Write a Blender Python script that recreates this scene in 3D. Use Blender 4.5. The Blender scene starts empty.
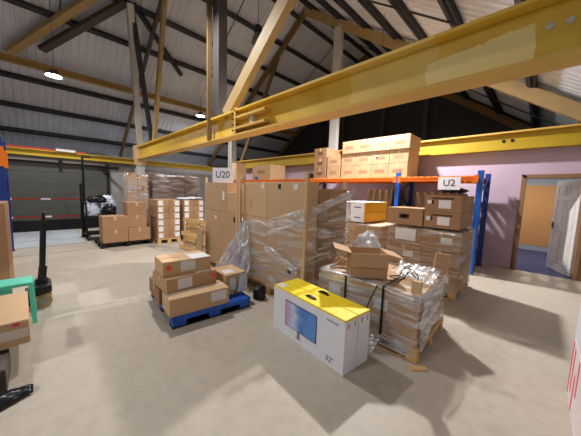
import bpy, bmesh, math, random
from mathutils import Vector, Matrix, Euler, noise
random.seed(4)
SC = bpy.context.scene
COL = SC.collection
PI = math.pi

# ------------------------------------------------------------------ materials
def new_mat(name):
    m = bpy.data.materials.new(name); m.use_nodes = True
    nt = m.node_tree; b = nt.nodes['Principled BSDF']
    return m, nt, b

def srgb(r, g, b):
    f = lambda c: ((c/255+.055)/1.055)**2.4 if c > 10 else c/255/12.92
    return (f(r), f(g), f(b), 1)

def mat(name, rgb, rough=.6, metal=0, var=.12, scale=6, bump=0, bscale=40, stretch=(1, 1, 1), rnd=0, spec=.4):
    """plain surface with soft mottling, optional bump and optional tint per object"""
    m, nt, b = new_mat(name); n = nt.nodes; l = nt.links
    c = srgb(*rgb)
    tc = n.new('ShaderNodeTexCoord'); mp = n.new('ShaderNodeMapping'); mp.inputs['Scale'].default_value = stretch
    l.new(tc.outputs['Object'], mp.inputs['Vector'])
    no = n.new('ShaderNodeTexNoise'); no.inputs['Scale'].default_value = scale; no.inputs['Detail'].default_value = 5
    l.new(mp.outputs[0], no.inputs['Vector'])
    mx = n.new('ShaderNodeMix'); mx.data_type = 'RGBA'
    mx.inputs['A'].default_value = [c[i]*(1-var) for i in range(3)]+[1]
    mx.inputs['B'].default_value = [min(1, c[i]*(1+var)) for i in range(3)]+[1]
    l.new(no.outputs['Fac'], mx.inputs['Factor'])
    out = mx.outputs['Result']
    if rnd:
        oi = n.new('ShaderNodeObjectInfo'); mr = n.new('ShaderNodeMapRange')
        mr.inputs['To Min'].default_value = 1-rnd; mr.inputs['To Max'].default_value = 1+rnd
        l.new(oi.outputs['Random'], mr.inputs['Value'])
        hs = n.new('ShaderNodeHueSaturation'); l.new(mr.outputs[0], hs.inputs['Value']); l.new(out, hs.inputs['Color'])
        out = hs.outputs['Color']
    l.new(out, b.inputs['Base Color'])
    b.inputs['Roughness'].default_value = rough; b.inputs['Metallic'].default_value = metal
    b.inputs['Specular IOR Level'].default_value = spec
    if bump:
        nb = n.new('ShaderNodeTexNoise'); nb.inputs['Scale'].default_value = bscale; nb.inputs['Detail'].default_value = 4
        l.new(mp.outputs[0], nb.inputs['Vector'])
        bp = n.new('ShaderNodeBump'); bp.inputs['Strength'].default_value = bump; bp.inputs['Distance'].default_value = .01
        l.new(nb.outputs['Fac'], bp.inputs['Height']); l.new(bp.outputs[0], b.inputs['Normal'])
    return m

def glow(name, rgb, s):
    m, nt, b = new_mat(name)
    b.inputs['Base Color'].default_value = (1, 1, 1, 1)
    b.inputs['Emission Color'].default_value = srgb(*rgb); b.inputs['Emission Strength'].default_value = s
    return m

def film_mat(name, lo, hi, tint=(235, 238, 242), scale=3., stretch=(.8, .8, 6), gloss=.4):
    """clear stretch film: mostly see-through, white and shiny in streaks for bunching, with lamp highlights put into the colour"""
    m = bpy.data.materials.new(name); m.use_nodes = True; nt = m.node_tree; n = nt.nodes; l = nt.links
    n.clear()
    o = n.new('ShaderNodeOutputMaterial'); tr = n.new('ShaderNodeBsdfTransparent'); tr.inputs[0].default_value = (.97, .98, .98, 1)
    df = n.new('ShaderNodeBsdfDiffuse'); df.inputs[0].default_value = srgb(*tint)
    gl = n.new('ShaderNodeBsdfGlossy'); gl.inputs['Roughness'].default_value = .22; gl.inputs[0].default_value = (.9, .9, .92, 1)
    tc = n.new('ShaderNodeTexCoord'); mp = n.new('ShaderNodeMapping')
    mp.inputs['Scale'].default_value = stretch; mp.inputs['Rotation'].default_value = (.25, .3, .1)
    l.new(tc.outputs['Object'], mp.inputs[0])
    no = n.new('ShaderNodeTexNoise'); no.inputs['Scale'].default_value = scale; no.inputs['Detail'].default_value = 4; no.inputs['Distortion'].default_value = .5
    l.new(mp.outputs[0], no.inputs['Vector'])
    cr = n.new('ShaderNodeMapRange'); cr.inputs['From Min'].default_value = .42; cr.inputs['From Max'].default_value = .68
    cr.inputs['To Min'].default_value = lo; cr.inputs['To Max'].default_value = hi
    l.new(no.outputs['Fac'], cr.inputs['Value'])
    bp = n.new('ShaderNodeBump'); bp.inputs['Strength'].default_value = .5; bp.inputs['Distance'].default_value = .02
    l.new(no.outputs['Fac'], bp.inputs['Height']); l.new(bp.outputs[0], gl.inputs['Normal'])
    m1 = n.new('ShaderNodeMixShader'); m1.inputs[0].default_value = gloss
    l.new(df.outputs[0], m1.inputs[1]); l.new(gl.outputs[0], m1.inputs[2])
    m2 = n.new('ShaderNodeMixShader')
    l.new(cr.outputs[0], m2.inputs[0]); l.new(tr.outputs[0], m2.inputs[1]); l.new(m1.outputs[0], m2.inputs[2])
    l.new(m2.outputs[0], o.inputs[0])
    return m

def beam_mat():
    """yellow crane beam paint, with one pale worn patch on the web and rubbed grime"""
    m, nt, b = new_mat('yellow_beam_worn'); n = nt.nodes; l = nt.links
    tc = n.new('ShaderNodeTexCoord'); se = n.new('ShaderNodeSeparateXYZ'); l.new(tc.outputs['Object'], se.inputs[0])
    no = n.new('ShaderNodeTexNoise'); no.inputs['Scale'].default_value = 3; no.inputs['Detail'].default_value = 6
    l.new(tc.outputs['Object'], no.inputs['Vector'])
    mx = n.new('ShaderNodeMix'); mx.data_type = 'RGBA'; l.new(no.outputs['Fac'], mx.inputs['Factor'])
    mx.inputs['A'].default_value = srgb(200, 156, 24); mx.inputs['B'].default_value = srgb(234, 200, 84)
    n2 = n.new('ShaderNodeTexNoise'); n2.inputs['Scale'].default_value = 14; l.new(tc.outputs['Object'], n2.inputs['Vector'])
    def math_(op, a, bb):
        k = n.new('ShaderNodeMath'); k.operation = op
        for i, v in enumerate((a, bb)):
            if isinstance(v, (int, float)): k.inputs[i].default_value = v
            else: l.new(v, k.inputs[i])
        return k.outputs[0]
    wob = math_('MULTIPLY', math_('SUBTRACT', n2.outputs['Fac'], .5), .09)
    x = math_('ADD', se.outputs['X'], wob); z = math_('ADD', se.outputs['Z'], wob)
    a = math_('MULTIPLY', math_('GREATER_THAN', x, -1.0), math_('LESS_THAN', x, -.17))
    a = math_('MULTIPLY', a, math_('LESS_THAN', math_('SUBTRACT', z, math_('MULTIPLY', x, .1)), 3.07))
    a2 = math_('MULTIPLY', math_('MULTIPLY', math_('GREATER_THAN', x, -1.9), math_('LESS_THAN', x, -.9)), .35)
    aa = math_('MAXIMUM', a, a2)
    m2 = n.new('ShaderNodeMix'); m2.data_type = 'RGBA'
    l.new(aa, m2.inputs['Factor']); l.new(mx.outputs['Result'], m2.inputs['A']); m2.inputs['B'].default_value = srgb(240, 220, 146)
    l.new(m2.outputs['Result'], b.inputs['Base Color']); b.inputs['Roughness'].default_value = .5
    return m

def floor_mat():
    m, nt, b = new_mat('painted_concrete'); n = nt.nodes; l = nt.links
    tc = n.new('ShaderNodeTexCoord')
    def ns(s, d=6, rough=.6):
        k = n.new('ShaderNodeTexNoise'); k.inputs['Scale'].default_value = s; k.inputs['Detail'].default_value = d; k.inputs['Roughness'].default_value = rough
        l.new(tc.outputs['Object'], k.inputs['Vector']); return k.outputs['Fac']
    a = ns(.5); f = ns(9, 8, .7)
    mx = n.new('ShaderNodeMix'); mx.data_type = 'RGBA'; l.new(a, mx.inputs['Factor'])
    mx.inputs['A'].default_value = srgb(174, 164, 150); mx.inputs['B'].default_value = srgb(194, 184, 168)
    m2 = n.new('ShaderNodeMix'); m2.data_type = 'RGBA'; m2.blend_type = 'MULTIPLY'; m2.inputs['Factor'].default_value = .35
    cr = n.new('ShaderNodeValToRGB'); cr.color_ramp.elements[0].position = .38; cr.color_ramp.elements[0].color = (.72, .69, .65, 1); cr.color_ramp.elements[1].position = .56
    l.new(f, cr.inputs[0]); l.new(mx.outputs['Result'], m2.inputs['A']); l.new(cr.outputs[0], m2.inputs['B'])
    l.new(m2.outputs['Result'], b.inputs['Base Color'])
    mr = n.new('ShaderNodeMapRange'); mr.inputs['To Min'].default_value = .42; mr.inputs['To Max'].default_value = .62; l.new(f, mr.inputs['Value'])
    l.new(mr.outputs[0], b.inputs['Roughness']); b.inputs['Specular IOR Level'].default_value = .3
    return m

def picture_mat():
    """printed picture of a screen: blue sweep with a pink corner"""
    m, nt, b = new_mat('printed_screen'); n = nt.nodes; l = nt.links
    tc = n.new('ShaderNodeTexCoord'); se = n.new('ShaderNodeSeparateXYZ'); l.new(tc.outputs['Generated'], se.inputs[0])
    no = n.new('ShaderNodeTexNoise'); no.inputs['Scale'].default_value = 2.4; no.inputs['Distortion'].default_value = 1.5; l.new(tc.outputs['Generated'], no.inputs['Vector'])
    ad = n.new('ShaderNodeMath'); ad.operation = 'MULTIPLY_ADD'; ad.inputs[1].default_value = .5; l.new(no.outputs['Fac'], ad.inputs[0]); l.new(se.outputs['X'], ad.inputs[2])
    cr = n.new('ShaderNodeValToRGB'); e = cr.color_ramp.elements
    e[0].position = .18; e[0].color = srgb(226, 120, 140); e[1].position = 1.; e[1].color = srgb(96, 150, 226)
    for p, c in ((.34, (196, 178, 222)), (.5, (214, 226, 246)), (.66, (128, 172, 232)), (.8, (84, 130, 214))):
        k = e.new(p); k.color = srgb(*c)
    l.new(ad.outputs[0], cr.inputs[0]); l.new(cr.outputs[0], b.inputs['Base Color']); b.inputs['Roughness'].default_value = .35
    return m

M = dict(
    floor=floor_mat(),
    sheet=mat('roof_sheet', (208, 212, 224), .7, var=.14, scale=1.2, stretch=(1, 3, 1)),
    purlin=mat('purlin_steel', (48, 50, 56), .6, var=.2),
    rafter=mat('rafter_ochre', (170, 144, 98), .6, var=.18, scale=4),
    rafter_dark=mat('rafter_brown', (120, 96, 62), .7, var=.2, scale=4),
    tieyellow=mat('tie_yellow', (176, 146, 92), .6, var=.15, scale=4),
    steel_grey=mat('grey_steel', (74, 68, 66), .55, var=.12),
    steel_white=mat('white_steel', (196, 194, 190), .6, var=.08),
    beamworn=beam_mat(),
    beam=mat('yellow_paint', (178, 150, 36), .5, var=.14, scale=3),
    beamlight=mat('yellow_flange', (216, 176, 90), .55, var=.12, scale=3),
    pink=mat('lilac_wall', (192, 170, 188), .8, var=.06, scale=2),
    black=mat('black_cladding', (62, 60, 62), .8, var=.2),
    wallgrey=mat('grey_wall', (150, 150, 150), .8, var=.08),
    shutter=mat('grey_green_panel', (78, 79, 73), .55, var=.1, stretch=(1, .3, 3)),
    void=mat('flat_black', (12, 12, 13), .8, var=.2),
    tan=mat('tan_partition', (214, 158, 100), .5, var=.06, scale=2, stretch=(1, 1, .2)),
    carpet=mat('blue_carpet', (72, 76, 110), .95, var=.25, scale=60, bump=.3, bscale=200),
    greyblue=mat('grey_paint', (170, 178, 190), .7, var=.04),
    doorwhite=mat('white_door_paint', (224, 218, 214), .5, var=.05, scale=5),
    frame=mat('door_frame_wood', (140, 106, 76), .6, var=.2, scale=5, stretch=(6, 6, .6)),
    kraft=mat('kraft_card', (198, 160, 122), .8, var=.07, scale=5, rnd=.09),
    kraftp=mat('pale_card', (212, 176, 136), .8, var=.07, scale=5, rnd=.05),
    kraftd=mat('brown_card', (166, 128, 94), .8, var=.08, scale=5, rnd=.12),
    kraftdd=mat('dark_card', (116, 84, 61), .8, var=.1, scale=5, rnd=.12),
    tape=mat('packing_tape', (205, 176, 132), .3, var=.05),
    tapew=mat('clear_tape', (224, 214, 200), .25, var=.05),
    paper=mat('label_paper', (232, 232, 232), .6, var=.12, scale=40, stretch=(1, 1, 6)),
    ink=mat('ink', (38, 36, 36), .7),
    inkb=mat('brown_ink', (92, 66, 46), .8),
    inkn=mat('blue_ink', (52, 62, 96), .7),
    orange_dot=mat('orange_sticker', (246, 96, 52), .5, var=.03),
    wood=mat('pallet_wood', (206, 168, 112), .75, var=.2, scale=5, stretch=(1, 1, 1), rnd=.1),
    woodp=mat('batten_wood', (214, 182, 138), .7, var=.15, scale=5),
    chip=mat('chipboard', (176, 150, 118), .8, var=.15, scale=30),
    bluep=mat('blue_plastic', (32, 92, 200), .4, var=.08),
    rackblue=mat('rack_blue', (26, 96, 200), .4, var=.08),
    rackblued=mat('rack_navy', (28, 56, 130), .5, var=.1),
    orange=mat('rack_orange', (238, 122, 30), .45, var=.08),
    white=mat('white_card', (238, 240, 250), .5, var=.02),
    yellow=mat('yellow_card', (250, 222, 30), .5, var=.03),
    yellowd=mat('amber_card', (232, 178, 46), .5, var=.03),
    screen=picture_mat(),
    plastic=mat('black_plastic', (22, 23, 26), .45, var=.2),
    tarp=mat('black_bag_film', (20, 22, 26), .3, var=.3, bump=.4, bscale=14),
    bagw=mat('white_bag_film', (206, 216, 232), .4, var=.1, bump=.4, bscale=14),
    teal=mat('teal_plastic', (96, 214, 186), .45, var=.05),
    red=mat('red_paint', (160, 46, 42), .5, var=.1),
    grey_carton=mat('grey_card', (92, 82, 78), .8, var=.1),
    pinkmark=mat('pink_print', (226, 70, 110), .6, var=.1),
    packw=mat('white_pack', (226, 222, 226), .5, var=.04),
    packp=mat('pale_pink_pack', (222, 208, 206), .6, var=.05),
    metal=mat('brushed_metal', (150, 150, 152), .35, metal=.9, var=.1),
    film=film_mat('stretch_film', .07, .75), filmthin=film_mat('stretch_film_thin', .04, .42),
    film2=film_mat('stretch_film_dense', .34, .92, scale=4., gloss=.3),
    bagclear=film_mat('clear_bag', .45, .9, tint=(232, 236, 244), scale=4, stretch=(3, 3, 1), gloss=.22),
    lamp=glow('lamp_lens', (255, 250, 246), 60),
    lampoff=mat('lamp_glass_off', (110, 112, 116), .3, var=.1),
)

# ------------------------------------------------------------------ mesh helpers
class B:
    def __init__(s): s.bm = bmesh.new()
    def box(s, c, size, rot=None, bev=0):
        r = bmesh.ops.create_cube(s.bm, size=1)
        mt = Matrix.Translation(c) @ (rot.to_matrix().to_4x4() if rot else Matrix()) @ Matrix.Diagonal((*size, 1))
        bmesh.ops.transform(s.bm, matrix=mt, verts=r['verts'])
        if bev:
            es = list({e for v in r['verts'] for e in v.link_edges})
            bmesh.ops.bevel(s.bm, geom=es, offset=bev, segments=2, affect='EDGES', profile=.5)
        return s
    def b2(s, a, b, bev=0):
        return s.box([(a[i]+b[i])/2 for i in range(3)], [abs(b[i]-a[i]) for i in range(3)], None, bev)
    def cyl(s, a, b, r, seg=14, r2=None):
        a = Vector(a); b = Vector(b); d = b-a
        q = d.to_track_quat('Z', 'Y')
        k = bmesh.ops.create_cone(s.bm, cap_ends=True, segments=seg, radius1=r, radius2=r if r2 is None else r2, depth=d.length)
        bmesh.ops.transform(s.bm, matrix=Matrix.Translation((a+b)/2) @ q.to_matrix().to_4x4(), verts=k['verts'])
        return s
    def bar(s, a, b, w, h, up=(0, 0, 1)):
        """rectangular bar from a to b, w across, h along up"""
        a = Vector(a); b = Vector(b); z = (b-a).normalized(); u = Vector(up)
        x = z.cross(u).normalized() if abs(z.dot(u)) < .999 else Vector((1, 0, 0))
        y = x.cross(z)
        k = bmesh.ops.create_cube(s.bm, size=1)
        R = Matrix((x, y, z)).transposed().to_4x4()
        bmesh.ops.transform(s.bm, matrix=Matrix.Translation((a+b)/2) @ R @ Matrix.Diagonal((w, h, (b-a).length, 1)), verts=k['verts'])
        return s
    def ibeam(s, a, b, w, h, t=.02, up=(0, 0, 1)):
        a = Vector(a); b = Vector(b); z = (b-a).normalized(); u = Vector(up)
        x = z.cross(u).normalized(); y = x.cross(z)
        s.bar(a, b, t, h-2*t, up)
        for q in (1, -1):
            s.bar(a+y*q*(h/2-t/2), b+y*q*(h/2-t/2), w, t, up)
        return s
    def tube(s, pts, r, seg=8):
        for p, q in zip(pts, pts[1:]): s.cyl(p, q, r, seg)
        for p in pts[1:-1]:
            k = bmesh.ops.create_icosphere(s.bm, subdivisions=1, radius=r*1.02)
            bmesh.ops.translate(s.bm, vec=p, verts=k['verts'])
        return s
    def lathe(s, prof, c=(0, 0, 0), seg=24):
        vs = []
        for r, z in prof:
            vs.append([s.bm.verts.new((c[0]+r*math.cos(2*PI*i/seg), c[1]+r*math.sin(2*PI*i/seg), c[2]+z)) for i in range(seg)])
        for A, Bv in zip(vs, vs[1:]):
            for i in range(seg):
                s.bm.faces.new((A[i], A[(i+1) % seg], Bv[(i+1) % seg], Bv[i]))
        for ring in (vs[0], vs[-1]):
            try: s.bm.faces.new(ring)
            except Exception: pass
        return s
    def mesh(s, name, m, smooth=False):
        bmesh.ops.recalc_face_normals(s.bm, faces=s.bm.faces)
        me = bpy.data.meshes.new(name); s.bm.to_mesh(me); s.bm.free()
        me.materials.append(m)
        if smooth:
            for p in me.polygons: p.use_smooth = True
        return me
    def build(s, name, m, parent=None, smooth=False, loc=None, rot=None):
        return link(name, s.mesh(name, m, smooth), parent, loc, rot)

def link(name, me, parent=None, loc=None, rot=None):
    o = bpy.data.objects.new(name, me); COL.objects.link(o)
    if parent: o.parent = parent
    if loc is not None: o.location = loc
    if rot is not None: o.rotation_euler = rot
    return o

def tag(o, label, cat, group=None, kind=None):
    o['label'] = label; o['category'] = cat
    if group: o['group'] = group
    if kind: o['kind'] = kind
    return o

def thing(name, label, cat, loc=(0, 0, 0), rz=0, group=None, rot=None):
    o = bpy.data.objects.new(name, None); COL.objects.link(o); o.empty_display_size = .1
    o.location = loc; o.rotation_euler = rot if rot else (0, 0, rz)
    return tag(o, label, cat, group)

def struct(name, b, m, parent=None, smooth=False):
    o = b.build(name, m, parent, smooth)
    if not parent: o['kind'] = 'structure'
    return o

def text_mesh(name, s, size, m, parent, loc, rot, depth=.001):
    cu = bpy.data.curves.new(name, 'FONT'); cu.body = s; cu.size = size; cu.align_x = 'CENTER'; cu.align_y = 'CENTER'; cu.extrude = depth
    t = bpy.data.objects.new(name+'_tmp', cu); COL.objects.link(t)
    me = bpy.data.meshes.new_from_object(t.evaluated_get(bpy.context.evaluated_depsgraph_get()))
    bpy.data.objects.remove(t); me.materials.clear(); me.materials.append(m)
    return link(name, me, parent, loc, rot)

# ------------------------------------------------------------------ the setting
RX, RZ, SL = -7.1, 8.62, .69            # ridge line x, z and roof pitch
XL, XR, YF, YG = -15.3, 1.0, -5.0, 12.25
def roofz(x): return RZ - SL*abs(x-RX)

struct('floor', B().b2((-15.4, -5.1, -.12), (1.4, 7.65, 0)), M['floor'])
struct('floor_corridor', B().b2((-2.4, 7.65, -.12), (2.4, 11.2, 0)), M['carpet'])

def slope(name, x0, x1):
    b = B(); per = .2; y = YF; prof = []
    while y < YG:
        prof += [(y, 0), (y+.09, 0), (y+.115, .03), (y+.175, .03)]; y += per
    prof.append((YG, 0))
    rows = []
    for k in range(9):
        x = x0+(x1-x0)*k/8
        rows.append([b.bm.verts.new((x, yy, roofz(x)+.17+d)) for yy, d in prof])
    for A, C in zip(rows, rows[1:]):
        for i in range(len(prof)-1): b.bm.faces.new((A[i], A[i+1], C[i+1], C[i]))
    o = struct(name, b, M['sheet'])
    md = o.modifiers.new('thickness', 'SOLIDIFY'); md.thickness = .012
    return o
slope('ceiling_left', XL, RX); slope('ceiling_right', RX, XR+.35)

# left wall: the panelled door, black skirt, pale strips over it, soffit out to the eave
struct('wall_left', B().b2((-12.05, 1.97, 0), (-11.93, 12.3, 2.62)).b2((-12.05, -5, 2.42), (-11.93, 1.97, 2.62)), M['wallgrey'])
sh = B()
for k in range(5): sh.b2((-12.03, -5, .36+k*.41), (-11.93, 1.95, .36+(k+1)*.41-.012), .006)
d1 = struct('door_1', sh, M['shutter'])
B().b2((-12.04, -5, 0), (-11.9, 1.95, .355)).build('skirt', M['void'], d1)  # plain black strip along the foot of the door panels
B().b2((-11.925, 1.9, .0), (-11.86, 1.985, 2.4)).build('door_post', M['plastic'], d1)
B().b2((-11.925, -5, 2.28), (-11.88, 1.9, 2.335)).build('head_rail', M['plastic'], d1)
for y0, y1 in ((-.9, .55), (.66, 1.86)):
    B().b2((-11.92, y0, 2.345), (-11.895, y1, 2.415)).build('light_strip', M['steel_white'], d1)
B().b2((-11.93, .56, 2.1), (-11.85, .64, 2.42)).build('door_stop', M['plastic'], d1)
struct('trim_1', B().b2((-15.3, -5, 2.62), (-11.9, 12.3, 2.66)), M['wallgrey'])
struct('wall_eave', B().b2((-15.42, -5, 2.6), (-15.28, 12.3, 3.2)), M['wallgrey'])
# lilac back wall with its door opening
struct('wall_back', B().b2((-11.93, 7.65, 0), (-.34, 7.77, 3.05)).b2((.64, 7.65, 0), (1.4, 7.77, 3.05)).b2((-.34, 7.65, 2.13), (.64, 7.77, 3.05)), M['pink'])
struct('wall_right', B().b2((1.3, -5, 0), (1.42, 12.3, 3.3)), M['wallgrey'])
fg = B()
def gable(b, y0, y1, zb):
    pts = [(XL, zb), (XR+.4, zb), (XR+.4, roofz(XR+.4)+.2), (RX, RZ+.2), (XL, roofz(XL)+.2)]
    A = [b.bm.verts.new((x, y0, z)) for x, z in pts]; C = [b.bm.verts.new((x, y1, z)) for x, z in pts]
    b.bm.faces.new(A); b.bm.faces.new(C[::-1])
    for i in range(5): b.bm.faces.new((A[i], A[(i+1) % 5], C[(i+1) % 5], C[i]))
gable(fg, -5.1, -5, 0); struct('wall_front', fg, M['wallgrey'])
gg = B(); gable(gg, 12.25, 12.35, 2.7)
x = -15
while x < 1.2:
    gg.b2((x, 12.225, 2.72), (x+.05, 12.25, roofz(x)+.1)); x += .25
struct('wall_gable', gg, M['black'])
struct('ceiling_corridor', B().b2((-12, 7.77, 2.72), (1.4, 12.25, 2.82)), M['black'])
# corridor seen through the door
struct('wall_corridor', B().b2((-2.4, 11.1, 0), (2.4, 11.2, 2.72)), M['greyblue'])
struct('wall_partition', B().b2((-2.35, 11.075, .16), (2.35, 11.1, 2.06)), M['tan'])
struct('baseboard_corridor', B().b2((-2.35, 11.07, 0), (2.35, 11.1, .15)), M['greyblue'])
struct('wall_corridor_left', B().b2((-2.45, 7.77, 0), (-2.35, 11.1, 2.72)), M['greyblue'])
struct('wall_corridor_right', B().b2((2.35, 7.65, 0), (2.45, 11.1, 2.72)), M['greyblue'])
# door frame and the open panelled leaf
fr = B()
fr.b2((-.34, 7.6, 0), (-.29, 7.8, 2.12)).b2((.58, 7.6, 0), (.64, 7.8, 2.12)).b2((-.34, 7.6, 2.07), (.64, 7.8, 2.12))
fr.b2((-.37, 7.62, 0), (-.33, 7.65, 2.15)).b2((.63, 7.62, 0), (.72, 7.65, 2.15)).b2((-.37, 7.62, 2.11), (.72, 7.65, 2.15))
struct('trim_2', fr, M['frame'])
d2 = thing('door_2', '', ''); del d2['label']; del d2['category']; d2['kind'] = 'structure'
d2.location = (.56, 7.82, .01); d2.rotation_euler = (0, 0, math.atan2(.84, -.35))
lf = B().b2((0, -.02, 0), (.87, .02, 2.04), .004)
for x0, x1 in ((.10, .40), (.47, .77)):
    for z0, z1 in ((.2, .86), (1.0, 1.62), (1.72, 1.94)):
        for sy in (-1, 1):
            y = sy*.02
            for p, q in (((x0, z0), (x1, z0+.025)), ((x0, z1-.025), (x1, z1)), ((x0, z0), (x0+.025, z1)), ((x1-.025, z0), (x1, z1))):
                lf.b2((p[0], y-.006, p[1]), (q[0], y+.006, q[1]))
            lf.b2((x0+.05, y-.005, z0+.05), (x1-.05, y+.005, z1-.05), .003)
lf.build('leaf', M['doorwhite'], d2)
for sy in (-1, 1):
    B().b2((.79, sy*.022, .94), (.83, sy*.03, 1.10)).cyl((.81, sy*.03, 1.04), (.81, sy*.06, 1.04), .01).cyl((.82, sy*.06, 1.04), (.70, sy*.06, 1.04), .009).build('handle', M['plastic'], d2)

# two shallow floor joints and the pale loading-bay paint
struct('trim_3', B().b2((-7.95, -5, .0005), (-7.93, 1.0, .002)), M['inkb'])
struct('trim_4', B().b2((-8.95, -5, .0005), (-8.93, .9, .002)), M['inkb'])
struct('trim_5', B().b2((-11.9, -5, .0005), (-8.95, .88, .0015)), mat('bay_paint', (178, 184, 190), .6, var=.1, scale=2))

# ------------------------------------------------------------------ roof steel
ordn = ['first', 'second', 'third', 'fourth', 'fifth', 'sixth', 'seventh', 'eighth', 'ninth', 'tenth']
def place_purlin(x, lab):
    b = B(); ang = math.atan(SL)*(1 if x < RX else -1)
    b.box((0, 0, 0), (.09, YG-YF-.1, .16), Euler((0, -ang, 0)))
    b.box((.05*(-1 if x < RX else 1), 0, -.06), (.05, YG-YF-.1, .03), Euler((0, -ang, 0)))
    o = b.build('roof_purlin', M['purlin'], None, loc=(x, (YF+YG)/2, roofz(x)+.06))
    tag(o, lab, 'roof beam', 'dark purlins under the roof sheets')
for i, x in enumerate((-14.45, -13.42, -12.4, -10.4, -9.4, -8.4, -7.45)):
    place_purlin(x, f'dark steel purlin under left roof slope, {ordn[i]} counted up from the yellow wall rail' if i < 3 else
                 f'dark steel purlin high on left roof slope, {ordn[i-3]} above the long yellow tie beam')
for i, x in enumerate((-6.75, -5.5, -4.48, -3.45, -2.48, -1.42, -.4, .5)):
    place_purlin(x, f'dark steel purlin under right roof slope, {ordn[i]} counted down from the ridge')
tie = B().ibeam((-11.65, -4.9, 5.28), (-11.65, 12.2, 5.28), .16, .2, .02).build('tie_beam', M['tieyellow'])
tag(tie, 'long ochre yellow tie beam running under the left roof slope above the lamps', 'roof beam')
for y in (.7, 5.3, 9.9):
    b = B()
    for s in (-1, 1):
        xe = RX+s*(3.4 if s < 0 else 7.6)
        b.cyl((RX+s*.2, y, roofz(RX+s*.2)-.06), (xe, y, roofz(xe)-.06), .018, 6)
    struct('trim_%d' % (6+int(y/4)), b, M['purlin'])

def truss(y, label, m, parts):
    t = thing('roof_truss', label, 'roof truss', (0, y, 0), group='roof trusses')
    for (nm, mm, a, b, w, h) in parts:
        B().bar((a[0], 0, a[1]), (b[0], 0, b[1]), w, h, (0, 1, 0)).build(nm, mm, t)
    return t
zr = lambda x: roofz(x)-.14
R1, R2, ST, SW = M['rafter'], M['rafter_dark'], M['steel_grey'], M['steel_white']
truss(7.6, 'ochre roof truss over the lilac wall with one white king post', R1, [
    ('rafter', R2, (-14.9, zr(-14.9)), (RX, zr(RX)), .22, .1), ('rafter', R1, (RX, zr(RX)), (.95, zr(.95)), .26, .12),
    ('king_post', SW, (-5.5, 3.1), (-5.5, zr(-5.5)-.1), .3, .16), ('strut', R2, (-11.3, 3.1), (-8.6, zr(-8.6)-.1), .16, .1)])
truss(12.1, 'dark brown roof truss against the black gable end', R2, [
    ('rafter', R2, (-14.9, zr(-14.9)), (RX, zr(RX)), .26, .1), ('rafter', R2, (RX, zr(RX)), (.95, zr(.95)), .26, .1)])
t = truss(2.97, 'near roof truss with grey post and ochre diagonals standing on the worn yellow beam', R1, [
    ('rafter', R2, (-14.9, zr(-14.9)), (-12.0, zr(-12.0)), .14, .1), ('upper_rafter', ST, (-12.0, zr(-12.0)), (RX, zr(RX)), .12, .1), ('rafter', R1, (RX, zr(RX)), (.95, zr(.95)), .24, .12),  # upper rafter greyed: its weaker lighting is put into the colour
    ('grey_post', ST, (-5.30, 3.18), (-5.30, zr(-5.30)-.1), .26, .2),
    ('diagonal', R1, (-4.98, 3.2), (-2.5, zr(-2.5)-.1), .26, .14),
    ('diagonal', R1, (-9.8, 3.2), (-8.5, zr(-8.5)-.1), .2, .1)])
B().bar((-5.47, -.16, 2.7), (-5.47, -.16, zr(-5.47)-.1), .05, .10, (0, 1, 0)).build('post_flange', R2, t)
B().bar((-11.55, 0, 3.2), (-9.2, -.77, 7.0), .28, .16, (0, 1, 0)).build('white_brace', SW, t)
B().bar((-10.05, 0, 3.2), (-9.3, -.7, 7.0), .16, .12, (0, 1, 0)).build('dark_brace', M['purlin'], t)
for a, b_, m, lab in (((-11.55, -.4, 5.42), (-9.0, 1.75, zr(-9.0)), R1, 'ochre wind brace rising from the tie beam in the top left corner'),
                   ((-11.2, .3, 5.65), (-9.25, 2.1, zr(-9.25)), ST, 'grey wind brace beside the ochre brace in the top left corner'),
                   ((-9.2, 2.3, zr(-9.2)), (-10.6, 4.25, zr(-10.6)), M['purlin'], 'dark wind brace under left roof slope right of the white brace')):
    o = B().bar(a, b_, .22 if m is not M['purlin'] else .12, .12).build('wind_brace', m); tag(o, lab, 'roof brace', 'wind braces')

# yellow crane beams
cb = thing('crane_beam', 'big worn yellow crane beam crossing the hall overhead, pale patch on its web', 'beam', (0, 0, 0), group='yellow crane beams')
B().b2((-11.45, 2.955, 2.72), (1.25, 2.985, 3.14)).build('web', M['beamworn'], cb)
B().b2((-11.45, 2.83, 2.68), (1.25, 3.11, 2.715)).build('bottom_flange', M['beamlight'], cb)
B().b2((-11.45, 2.83, 3.145), (1.25, 3.11, 3.18)).build('top_flange', M['beamworn'], cb)
B().b2((-4.5, 2.83, 2.72), (-4.44, 2.955, 3.22)).build('end_plate', M['beamlight'], cb)
for z0, z1 in ((2.79, 2.83), (2.99, 3.03)):
    B().b2((-4.44, 2.80, z0), (-3.5, 2.95, z1)).build('splice_rail', M['beamlight'], cb)
B().b2((-4.0, 2.85, 2.84), (-3.9, 2.95, 2.985)).build('splice_block', M['steel_white'], cb)
for q in range(4):
    for x in (-4.535, -4.40): B().cyl((x+.02, 2.80, 2.78+q*.11), (x+.02, 2.84, 2.78+q*.11), .014, 8).build('bolt', M['plastic'], cb)
for x in (-.09, .02):
    B().cyl((x, 2.945, 2.98), (x, 2.957, 2.98), .026, 14).build('bolt_hole', M['steel_white'], cb)
wb = thing('crane_beam', 'long yellow crane beam fixed along the top of the lilac wall', 'beam', group='yellow crane beams')
B().b2((-11.9, 7.53, 2.73), (1.25, 7.56, 3.05)).build('web', M['beam'], wb)
B().b2((-11.9, 7.42, 2.69), (1.25, 7.64, 2.725)).build('bottom_flange', M['beam'], wb)
B().b2((-11.9, 7.42, 3.055), (1.25, 7.64, 3.09)).build('top_flange', M['beamlight'], wb)
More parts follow.
